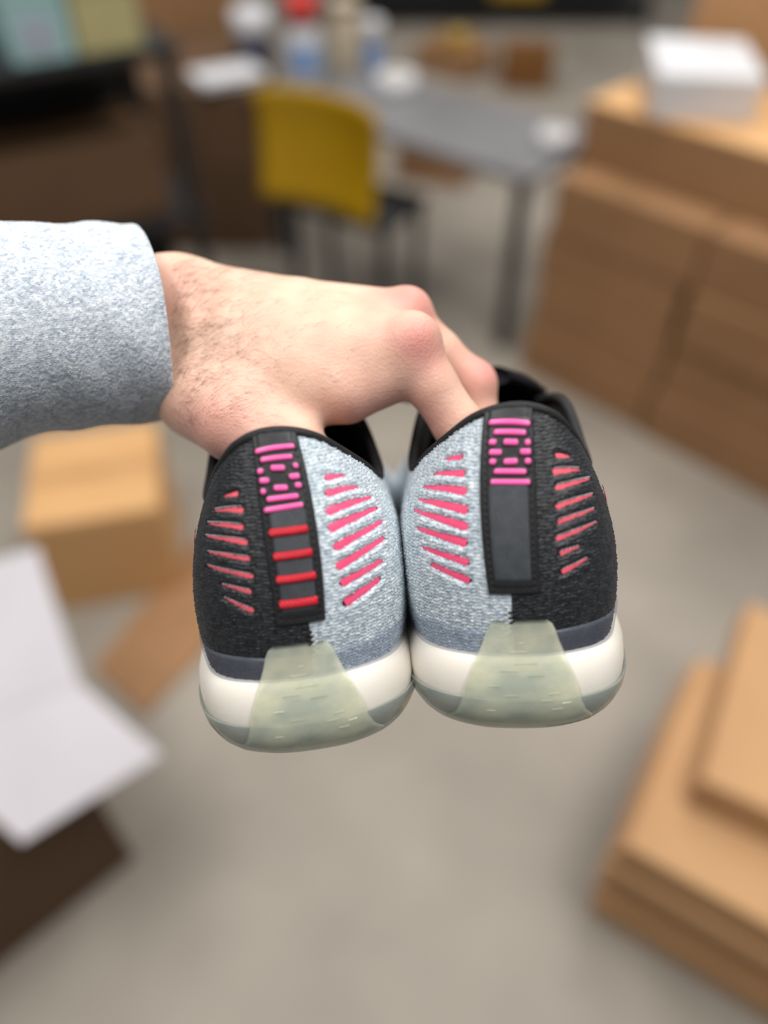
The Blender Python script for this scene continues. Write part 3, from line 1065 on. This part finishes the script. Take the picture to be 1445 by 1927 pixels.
        qs = a[1] + e[1] * xx + n[1] * hw_ * B_
        prof = np.sqrt(np.clip(1 - np.abs(B_) ** 2.6, 0, 1)) * np.sqrt(np.clip(1 - (1 - endd) ** 2.6, 0, 1))
        o_ = base - 0.3 + (h + 0.3) * prof
        p = part(name, F(Us, np.clip(qs / L0F, 0, 1), o_), grid_faces(nl, nw), m, True, np.stack([xx.ravel(), (B_ * r).ravel()], -1), tab)
        return p
    for p in pills:
        pill(*p, M['pink_rubber'], 'pink_bar', 0.75, 1.3)
        # dark raised surround of each bar
        x1, y1, x2, y2, wz = p
        pill(x1 - 9, y1 + (y1 - y2) / max(1, x2 - x1) * 9, x2 + 9, y2 - (y1 - y2) / max(1, x2 - x1) * 9, wz + 19, M['rubber_black'], 'bar_surround', 0.32, 1.3)
    for p in reds:
        pill(*p, M['red_thread'], 'red_embroidered_bar', 0.9, 1.55, square=True)
    # stitching along the tab border
    vs, fs = [], []

    def dash(p0, p1, off0):
        k = len(vs)
        e = p1 - p0
        L = np.hypot(*e)
        n = np.array([-e[1], e[0]]) / L * 0.33
        for (h, o_) in ((0.0, off0 - 0.1), (0.5, off0 + 0.34), (1.0, off0 - 0.1)):
            c = p0 + e * h
            for s_ in (-1, 0, 1):
                x = c + n * s_
                vs.append(F(np.array(x[0]), np.array(np.clip(x[1] / L0F, 0, 1)), np.array(o_ + (0.12 if s_ == 0 else -0.08))))
        for r_ in (0, 1):
            for c_ in (0, 1):
                fs.append((k + r_ * 3 + c_, k + r_ * 3 + c_ + 1, k + (r_ + 1) * 3 + c_ + 1, k + (r_ + 1) * 3 + c_))

    def tabq(a, b):
        return (q4[0] * (1 - a) + q4[1] * a) * (1 - b) + (q4[3] * (1 - a) + q4[2] * a) * b
    am = 2.0 / Wt
    nst = int(Ht / 2.0)
    for a_ in (am, 1 - am):
        for i in range(2, nst):
            dash(tabq(a_, i / nst), tabq(a_, (i + 0.62) / nst), 0.95)
    for bm_ in (1.8, 3.7):
        nn = int(Wt / 1.9)
        for i in range(1, nn - 1):
            dash(tabq((i + 0.1) / nn, 1 - bm_ / Ht), tabq((i + 0.75) / nn, 1 - bm_ / Ht), 1.1)
    stc = part('stitching', np.array(vs), np.array(fs), M['thread_black'], parent=tab)
    stc['kind'] = 'stuff'

    # --- zigzag seam below the tab
    vs, fs = [], []
    for col in (0, 1):
        vs, fs = [], []
        for i in range(5):
            q0 = 14.5 + i * 1.75
            u0 = seam - 0.4 + 1.3 * col * (1 if black_left else -1)
            for (du, dq) in ((-0.7, 0.0), (0.7, 0.35)):
                pass
            dash(np.array([u0 - 0.8, q0]), np.array([u0 + 0.8, q0 + 0.5]), 0.45)
            dash(np.array([u0 + 0.8, q0 + 0.5]), np.array([u0 + 0.7, q0 + 1.4]), 0.45)
        sm = part('seam_thread', np.array(vs), np.array(fs), M['thread_black' if col == 0 else 'thread_white'])
        sm['kind'] = 'stuff'

    # --- swoosh on the lateral (black) side: its tail reaches back to the heel
    sgn = -1 if black_left else 1
    tip = find(swoosh_at)
    uT, qT = abs(tip[0]) - 2.0, tip[1]
    n_s = 40
    A_ = np.linspace(0, 1, n_s)
    mid_u = uT + A_ * 105
    ctr = qT - 24 * np.sin(A_ * math.pi / 2 * 1.15) ** 1.2 + 22 * np.clip((A_ - 0.66) / 0.34, 0, 1) ** 2
    wid = 2.6 + 15 * A_ ** 1.2 * (1 - 0.85 * A_ ** 4)
    Bs = np.linspace(-0.5, 0.5, 5)
    Us = sgn * (mid_u[:, None] + 0 * Bs[None])
    qs = ctr[:, None] + wid[:, None] * Bs[None]
    off_ = 0.75 + 0.25 * (1 - (2 * np.abs(Bs)) ** 2)[None, :] * np.ones((n_s, 1))
    sw = part('swoosh', F(Us, np.clip(qs / L0F, 0.05, 0.97), off_), grid_faces(n_s, 5), M['pink_film'])
    return root


GL_LEFT = [(815, 350, 22, 910, 340, 9), (822, 438, 26, 985, 404, 12), (828, 535, 30, 1060, 458, 13), (848, 632, 32, 1095, 520, 12), (872, 738, 32, 1125, 592, 12), (888, 845, 32, 1132, 690, 16), (908, 940, 32, 1122, 815, 18), (926, 1050, 36, 1105, 922, 22)]
BL_LEFT = [(240, 452, 6, 312, 440, 20), (190, 533, 5, 335, 530, 24), (150, 606, 5, 335, 627, 22), (140, 680, 5, 360, 716, 22), (150, 768, 4, 370, 806, 20), (150, 845, 6, 388, 903, 18), (230, 948, 4, 383, 990, 18), (242, 1022, 6, 394, 1092, 22)]
GL_RIGHT = [(325, 507, 9, 405, 496, 20), (268, 580, 9, 412, 577, 24), (212, 650, 9, 416, 672, 30), (182, 712, 9, 418, 765, 32), (162, 765, 9, 420, 852, 32), (180, 862, 12, 420, 940, 32), (212, 963, 12, 428, 1038, 28), (250, 1052, 14, 438, 1133, 28)]
BL_RIGHT = [(900, 488, 16, 970, 491, 8), (890, 572, 24, 1022, 559, 8), (908, 658, 20, 1072, 608, 8), (908, 750, 20, 1088, 688, 7), (914, 832, 18, 1095, 765, 6), (908, 918, 20, 1108, 834, 6), (930, 998, 20, 1020, 960, 6), (936, 1092, 22, 1064, 1017, 8)]
P_LEFT = [(424, 217, 637, 186, 25), (449, 265, 624, 238, 25), (433, 323, 469, 321, 29), (504, 308, 583, 299, 29), (620, 292, 657, 292, 29), (443, 373, 503, 370, 29), (600, 350, 665, 346, 29), (449, 432, 485, 430, 29), (522, 416, 601, 409, 29), (637, 402, 673, 399, 29), (484, 480, 657, 459, 27), (469, 538, 687, 504, 27)]
P_RIGHT = [(553, 327, 760, 327, 26), (575, 375, 742, 375, 26), (554, 425, 591, 425, 28), (622, 425, 699, 425, 28), (731, 425, 764, 425, 28), (554, 476, 616, 476, 28), (704, 476, 764, 476, 28), (554, 524, 591, 524, 28), (622, 524, 699, 524, 28), (731, 524, 764, 524, 28), (575, 574, 744, 574, 26), (555, 626, 764, 626, 26)]
R_LEFT = [(500, 662, 710, 635, 42), (524, 792, 733, 764, 42), (536, 922, 751, 893, 42), (550, 1056, 767, 1028, 46)]

D0 = 0.233
right_shoe = build_sneaker('sneaker with a plain heel tab below its pink bars, held by the fingers', (962, 1140), (981, 1399), D0, math.radians(2.4), math.radians(-5), math.radians(12), False,
                           GL_RIGHT, BL_RIGHT, P_RIGHT, [], [(527, 262), (778, 262), (812, 1199), (551, 1203)], (720, 680), 1321 / 480, (1147, 915))
left_shoe = build_sneaker('sneaker with four red bars on its heel tab, held by the thumb', (582, 1185), (594, 1440), D0, math.radians(6.5), math.radians(3.5), math.radians(12), True,
                          GL_LEFT, BL_LEFT, P_LEFT, R_LEFT, [(404, 170), (655, 128), (810, 1140), (532, 1178)], (340, 780), 1304 / 440, (360, 1000))


# ------------------------------------------------------------------ the arm: one continuous body from a distance field
def cam_mm(u, v, d):
    """pixel + depth (m) -> camera space millimetres (X right, Y up, d forward)"""
    return np.array([(u - IMG_W / 2) / FPX * d, -(v - IMG_H / 2) / FPX * d, d]) * 1000.0


def cam_to_world(P):
    return CPOS + (P * 0.001) @ np.stack([RIGHT, UPV, FWD], 0)


def surface_nets(vol, org, h):
    ins = vol < 0
    nx, ny, nz = vol.shape
    cnt = np.zeros((nx - 1, ny - 1, nz - 1), np.int8)
    for a in (0, 1):
        for b in (0, 1):
            for c in (0, 1):
                cnt += ins[a:nx - 1 + a, b:ny - 1 + b, c:nz - 1 + c]
    act = (cnt > 0) & (cnt < 8)
    idx = np.argwhere(act)
    vid = np.full(act.shape, -1, np.int64)
    vid[act] = np.arange(len(idx))
    acc = np.zeros((len(idx), 3))
    num = np.zeros(len(idx))
    cor = [(a, b, c) for a in (0, 1) for b in (0, 1) for c in (0, 1)]
    for i, p in enumerate(cor):
        for q in cor[i + 1:]:
            if sum(abs(x - y) for x, y in zip(p, q)) != 1:
                continue
            va = vol[idx[:, 0] + p[0], idx[:, 1] + p[1], idx[:, 2] + p[2]]
            vb = vol[idx[:, 0] + q[0], idx[:, 1] + q[1], idx[:, 2] + q[2]]
            cr_ = (va < 0) != (vb < 0)
            t = np.where(cr_, va / np.where(np.abs(va - vb) < 1e-9, 1, va - vb), 0)
            pt = np.array(p)[None] + t[:, None] * (np.array(q) - np.array(p))[None]
            acc += pt * cr_[:, None]
            num += cr_
    V = org + h * (idx + acc / num[:, None])
    quads = []
    for ax_ in range(3):
        sl0 = [slice(None)] * 3
        sl1 = [slice(None)] * 3
        sl0[ax_] = slice(0, -1)
        sl1[ax_] = slice(1, None)
        a, b = ins[tuple(sl0)], ins[tuple(sl1)]
        e = np.argwhere(a != b)
        o1, o2 = [(1, 2), (2, 0), (0, 1)][ax_]
        lim = np.array(act.shape)
        ok = (e[:, o1] > 0) & (e[:, o2] > 0) & (e[:, o1] < lim[o1]) & (e[:, o2] < lim[o2]) & (e[:, ax_] < lim[ax_])
        e = e[ok]
        flip = b[e[:, 0], e[:, 1], e[:, 2]]

        def cell(d1, d2):
            k = e.copy()
            k[:, o1] -= d1
            k[:, o2] -= d2
            return vid[k[:, 0], k[:, 1], k[:, 2]]
        Q = np.stack([cell(1, 1), cell(0, 1), cell(0, 0), cell(1, 0)], -1)
        Q[flip] = Q[flip][:, ::-1]
        quads.append(Q)
    return V, np.concatenate(quads)


def cone(P, a, b, ra, rb):
    ba = b - a
    t = np.clip(((P - a) @ ba) / (ba @ ba), 0, 1)
    return np.linalg.norm(P - a - t[..., None] * ba, axis=-1) - (ra + t * (rb - ra))


def smin(a, b, k):
    h = np.clip(0.5 + 0.5 * (b - a) / k, 0, 1)
    return b + (a - b) * h - k * h * (1 - h)


c_ = cam_mm
# (u, v, depth, radius mm) chains
forearm = [[(60, 590, .280, 19), (335, 577, .290, 17.5)], [(60, 660, .280, 17), (250, 682, .288, 15.5), (345, 704, .288, 16.8)]]
palm = [
    [(335, 577, .288, 17.5), (560, 592, .286, 13.0), (752, 596, .282, 9.6)],        # middle metacarpal
    [(335, 600, .300, 15), (560, 610, .300, 12.0), (730, 640, .303, 9.5)],          # ring metacarpal
    [(335, 630, .308, 14), (540, 640, .312, 11.0), (700, 665, .318, 9.0)],          # little metacarpal
    [(352, 690, .286, 16), (560, 672, .272, 14.0), (768, 655, .264, 10.8)],         # index metacarpal
    [(400, 730, .278, 16), (560, 730, .270, 14.5), (650, 735, .266, 11.2), (735, 708, .266, 9.6)],  # first web muscle
    [(400, 632, .281, 16), (600, 632, .276, 14), (715, 626, .273, 10)],             # filling between the tendons
    [(560, 650, .290, 16), (690, 650, .290, 12)],                                   # palm body
]
thumb = [[(378, 748, .279, 15.5), (450, 793, .266, 14.6), (545, 850, .260, 12.6), (592, 892, .262, 10.8), (640, 950, .270, 9.6), (668, 1015, .276, 7.0)]]
fingers = [
    [(770, 658, .263, 10.6), (812, 725, .264, 8.7), (862, 800, .266, 8.6), (884, 842, .270, 8.8), (872, 930, .281, 7.6), (842, 1010, .288, 6.4)],
    [(758, 598, .283, 9.2), (826, 662, .287, 8.0), (889, 728, .290, 8.5), (902, 800, .291, 7.9), (885, 920, .296, 7.2), (862, 1000, .300, 6.0)],
    [(730, 642, .303, 9.0), (790, 698, .310, 8.0), (770, 720, .298, 7.6), (712, 715, .292, 6.6)],
    [(700, 668, .318, 8.4), (755, 705, .325, 7.2), (738, 722, .312, 6.8), (690, 712, .304, 6.0)],
]
hs_ = 0.85
lo = np.array([-112.0, -62.0, 236.0])
hi = np.array([52.0, 98.0, 346.0])
N = np.ceil((hi - lo) / hs_).astype(int)
xs, ys, zs = (lo[i] + hs_ * np.arange(N[i]) for i in range(3))
PP = np.stack(np.meshgrid(xs, ys, zs, indexing='ij'), -1).astype(np.float32)


def chain_d(ch, k):
    d = None
    for p, q in zip(ch[:-1], ch[1:]):
        e = cone(PP, c_(*p[:3]).astype(np.float32), c_(*q[:3]).astype(np.float32), p[3], q[3])
        d = e if d is None else smin(d, e, k)
    return d


vol = None
for ch_ in forearm + palm:
    d = chain_d(ch_, 2.0)
    vol = d if vol is None else smin(vol, d, 8.0)
vol = smin(vol, chain_d(thumb[0], 2.0), 7.0)
fd = None
for k, ch_ in enumerate(fingers):
    d = chain_d(ch_, 2.2)
    fd = d if fd is None else smin(fd, d, 1.0)
vol = smin(vol, fd, 4.0)
# knuckle heads and the wrist bone
for (u, v, dd, r, k) in ((778, 632, .2595, 7.0, 6), (772, 582, .281, 7.2, 5), (600, 640, .277, 10, 8), (892, 716, .289, 7.4, 4)):
    vol = smin(vol, np.linalg.norm(PP - c_(u, v, dd).astype(np.float32), axis=-1) - r, k)
# end of the forearm inside the sleeve
HV, HF = surface_nets(vol, lo, hs_)
del PP
# smooth the net a little
for _ in range(3):
    acc = np.zeros_like(HV)
    num = np.zeros(len(HV))
    for a, b in ((0, 1), (1, 2), (2, 3), (3, 0)):
        np.add.at(acc, HF[:, a], HV[HF[:, b]])
        np.add.at(acc, HF[:, b], HV[HF[:, a]])
        np.add.at(num, HF[:, a], 1)
        np.add.at(num, HF[:, b], 1)
    HV = HV + 0.5 * (acc / num[:, None] - HV)


def blob(pts):
    w = np.zeros(len(HV))
    for (u, v, dd, s) in pts:
        w = np.maximum(w, np.exp(-((HV - c_(u, v, dd)) ** 2).sum(1) / (2 * s * s)))
    return w


red = np.clip(blob([(795, 640, .25, 8), (775, 565, .275, 9), (905, 700, .285, 8)]) + 0.3 * blob([(330, 540, .27, 9)]) + 0.6 * blob([(520, 870, .25, 12), (400, 820, .255, 14), (690, 780, .255, 9), (800, 790, .26, 8)]), 0, 1)
crease = np.clip(blob([(785, 655, .252, 7), (800, 630, .252, 6)]), 0, 1)

mk = bpy.data.materials.new('skin')
mk.use_nodes = True
nt = mk.node_tree
bs = nt.nodes['Principled BSDF']
bs.inputs['Roughness'].default_value = 0.48
bs.inputs['Subsurface Weight'].default_value = 0.35
bs.inputs['Subsurface Radius'].default_value = (0.0032, 0.0013, 0.0008)
bs.inputs['Subsurface Scale'].default_value = 1.0
bs.inputs['Specular IOR Level'].default_value = 0.35
tc = nt.nodes.new('ShaderNodeTexCoord')
nz = nt.nodes.new('ShaderNodeTexNoise')
nz.inputs['Scale'].default_value = 75
nz.inputs['Detail'].default_value = 5
nt.links.new(tc.outputs['Object'], nz.inputs['Vector'])
rp = nt.nodes.new('ShaderNodeValToRGB')
rp.color_ramp.elements[0].position = 0.32
rp.color_ramp.elements[1].position = 0.68
rp.color_ramp.elements[0].color = srgb(220, 176, 154)
rp.color_ramp.elements[1].color = srgb(231, 194, 171)
nt.links.new(nz.outputs['Fac'], rp.inputs[0])
at = nt.nodes.new('ShaderNodeAttribute')
at.attribute_name = 'flush'
mxc = nt.nodes.new('ShaderNodeMix')
mxc.data_type = 'RGBA'
nt.links.new(at.outputs['Fac'], mxc.inputs['Factor'])
nt.links.new(rp.outputs[0], mxc.inputs['A'])
mxc.inputs['B'].default_value = srgb(216, 148, 138)
nt.links.new(mxc.outputs['Result'], bs.inputs['Base Color'])
vor = nt.nodes.new('ShaderNodeTexVoronoi')
vor.inputs['Scale'].default_value = 900
nt.links.new(tc.outputs['Object'], vor.inputs['Vector'])
nz2 = nt.nodes.new('ShaderNodeTexNoise')
nz2.inputs['Scale'].default_value = 260
nz2.inputs['Detail'].default_value = 6
nt.links.new(tc.outputs['Object'], nz2.inputs['Vector'])
ad = nt.nodes.new('ShaderNodeMath')
ad.operation = 'ADD'
nt.links.new(vor.outputs['Distance'], ad.inputs[0])
nt.links.new(nz2.outputs['Fac'], ad.inputs[1])
at2 = nt.nodes.new('ShaderNodeAttribute')
at2.attribute_name = 'crease'
vor2 = nt.nodes.new('ShaderNodeTexVoronoi')
vor2.feature = 'DISTANCE_TO_EDGE'
vor2.inputs['Scale'].default_value = 420
nt.links.new(tc.outputs['Object'], vor2.inputs['Vector'])
mn = nt.nodes.new('ShaderNodeMath')
mn.operation = 'MINIMUM'
nt.links.new(vor2.outputs['Distance'], mn.inputs[0])
mn.inputs[1].default_value = 0.12
ml = nt.nodes.new('ShaderNodeMath')
ml.operation = 'MULTIPLY'
nt.links.new(mn.outputs[0], ml.inputs[0])
nt.links.new(at2.outputs['Fac'], ml.inputs[1])
ad2 = nt.nodes.new('ShaderNodeMath')
ad2.operation = 'MULTIPLY_ADD'
nt.links.new(ml.outputs[0], ad2.inputs[0])
ad2.inputs[1].default_value = 4.5
nt.links.new(ad.outputs[0], ad2.inputs[2])
ad = ad2
bp = nt.nodes.new('ShaderNodeBump')
bp.inputs['Strength'].default_value = 0.25
bp.inputs['Distance'].default_value = 0.0004
nt.links.new(ad.outputs[0], bp.inputs['Height'])
nt.links.new(bp.outputs[0], bs.inputs['Normal'])
M['skin'] = mk

HW = cam_to_world(HV)
base = cam_to_world(c_(335, 645, .285))
person = empty('person', base)
tag(person, 'bare hand and forearm in a grey heathered knit sleeve holding the two sneakers', 'person')
hand = mesh_np('hand', HW - base, HF, M['skin'], person, True, attrs={'flush': red, 'crease': crease})

# arm hair: fine curved strands rooted on the skin
tris = np.concatenate([HF[:, [0, 1, 2]], HF[:, [0, 2, 3]]])
bvh = BVHTree.FromPolygons([tuple(v) for v in HW], [tuple(t) for t in HF.tolist()])
rnd = random.Random(11)
cv = bpy.data.curves.new('arm_hair', 'CURVE')
cv.dimensions = '3D'
cv.bevel_depth = 0.000036
cv.bevel_resolution = 0
cv.resolution_u = 1
for k in range(760):
    far = rnd.random()
    if far < 0.62:
        u = 318 + abs(rnd.gauss(0, 75))
    else:
        u = 330 + rnd.random() * 330
    v = rnd.uniform(490, 800)
    if u > 520 and rnd.random() < 0.5:
        continue
    ray = Vector(PX(u, v, 0.2) - CPOS).normalized()
    hit, nrm, fi, dist = bvh.ray_cast(Vector(CPOS), ray)
    if hit is None:
        continue
    nrm = nrm if nrm.dot(ray) < 0 else -nrm
    ln = rnd.uniform(0.004, 0.0105) * (1.0 if u < 480 else 0.5)
    ang = rnd.gauss(math.radians(12), math.radians(28)) if v < 620 else rnd.gauss(math.radians(8), math.radians(26))
    dirw = Vector(math.cos(ang) * RIGHT + math.sin(ang) * UPV)
    dirw = (dirw - nrm * dirw.dot(nrm)).normalized()
    side = nrm.cross(dirw)
    cu = rnd.uniform(-0.45, 0.45)
    sp_ = cv.splines.new('POLY')
    sp_.points.add(5)
    for i in range(6):
        f_ = i / 5
        p = hit + dirw * (ln * f_) + side * (ln * cu * f_ * f_) + nrm * (0.0001 + ln * 0.16 * math.sin(f_ * 2.6))
        q = p - Vector(base)
        sp_.points[i].co = (q.x, q.y, q.z, 1)
        sp_.points[i].radius = 1.0 - 0.75 * f_
M['hair'] = mat('dark_hair', srgb(70, 48, 38), 0.5, srgb(92, 64, 50), 300)
cv.materials.append(M['hair'])
ho = link(bpy.data.objects.new('arm_hair', cv), person)
ho['kind'] = 'stuff'

# sleeve: a knitted tube with a turned cuff
axis = np.array([0.968, -0.015, 0.25])
axis /= np.linalg.norm(axis)
rim = c_(277, 606, .286)
prof = [  # mm back from the rim, centre shift in Y (mm), half height, half depth
    (0, -0.8, 36.0, 34), (-8, -2, 36.4, 34.5), (-20, -3.6, 36.2, 34), (-34, -5, 36.4, 34.5), (-46, -7, 38, 35), (-56, -9.6, 40.8, 36), (-66, -11.5, 42.6, 37),
    (-90, -13, 44, 39), (-140, -15, 47, 43), (-200, -18, 50, 46), (-270, -22, 53, 49)]
prof = np.array(prof, float)[::-1]
Ls = np.concatenate([np.linspace(-270, -76, 40)[:-1], np.arange(-76, -0.6, 0.3), [-0.6, 0.2, 0.7, 0.9, 0.7, 0.0, -1.5, -5, -14]])
shr = np.zeros(len(Ls))
shr[-9:] = [0.05, 0.3, 0.8, 1.5, 2.2, 2.7, 3.0, 3.2, 3.4]
nph = 780
ph = np.linspace(0, 2 * math.pi, nph, endpoint=False)
cy = np.interp(Ls, prof[:, 0], prof[:, 1])
rv = np.interp(Ls, prof[:, 0], prof[:, 2])
rd = np.interp(Ls, prof[:, 0], prof[:, 3])
LG, PH = np.meshgrid(Ls, ph, indexing='ij')
arc = PH * 38.0
fd_ = (np.clip((LG + 78) / 6, 0, 1) * (shr[:, None] < 1.0))
st_, yarn = stitch(arc, LG, 1.02, 0.88, seed=1)
wr = 0.5 * np.sin(LG * 0.16 + 2.2 * np.sin(PH * 2)) * np.cos(PH * 3 + LG * 0.05) + 0.35 * np.sin(LG * 0.31 + PH * 5)
wr += 1.6 * np.exp(-((LG + 62) / 7) ** 2) * np.clip(-np.sin(PH), 0, 1)
disp = fd_ * 0.42 * (st_ - 0.4) + wr - shr[:, None]
e1 = np.array([-0.14, 1.0, 0.03])
e1 -= axis * 0
e2 = np.array([0.25, 0.0, -0.968])
ctr = rim[None] + Ls[:, None] * axis[None] + np.stack([0 * cy, cy, 0 * cy], -1)
tilt = np.clip(1 + Ls / 120, 0, 1)[:, None, None]
E1 = np.array([0, 1.0, 0.03]) + tilt * np.array([-0.18, 0, 0])
SV = ctr[:, None] + (rv[:, None] + disp)[..., None] * np.sin(PH)[..., None] * E1 + (rd[:, None] + disp)[..., None] * np.cos(PH)[..., None] * (e2 + tilt * np.array([0.20, 0, 0]))
SV = cam_to_world(SV.reshape(-1, 3)) - base
nL = len(Ls)
I, J = np.meshgrid(np.arange(nL - 1), np.arange(nph), indexing='ij')
SF = np.stack([I * nph + J, (I + 1) * nph + J, (I + 1) * nph + (J + 1) % nph, I * nph + (J + 1) % nph], -1).reshape(-1, 4)
M['sleeve'] = mat('heather_knit', srgb(140, 153, 168), 0.8, srgb(226, 231, 236), 0.34, 5.0, coords='UV', stretch=(1.3, 0.6, 1), sheen=0.2, lo=0.18, hi=0.78, bump=0.3, bscale=4)
yarn_mix(M['sleeve'], 0.6)
sl = mesh_np('sleeve', SV, SF, M['sleeve'], person, True, uv=np.stack([arc.ravel(), LG.ravel()], -1), attrs={'yarn': yarn.ravel()})
sl['label'] = 'light grey heathered knit sleeve'
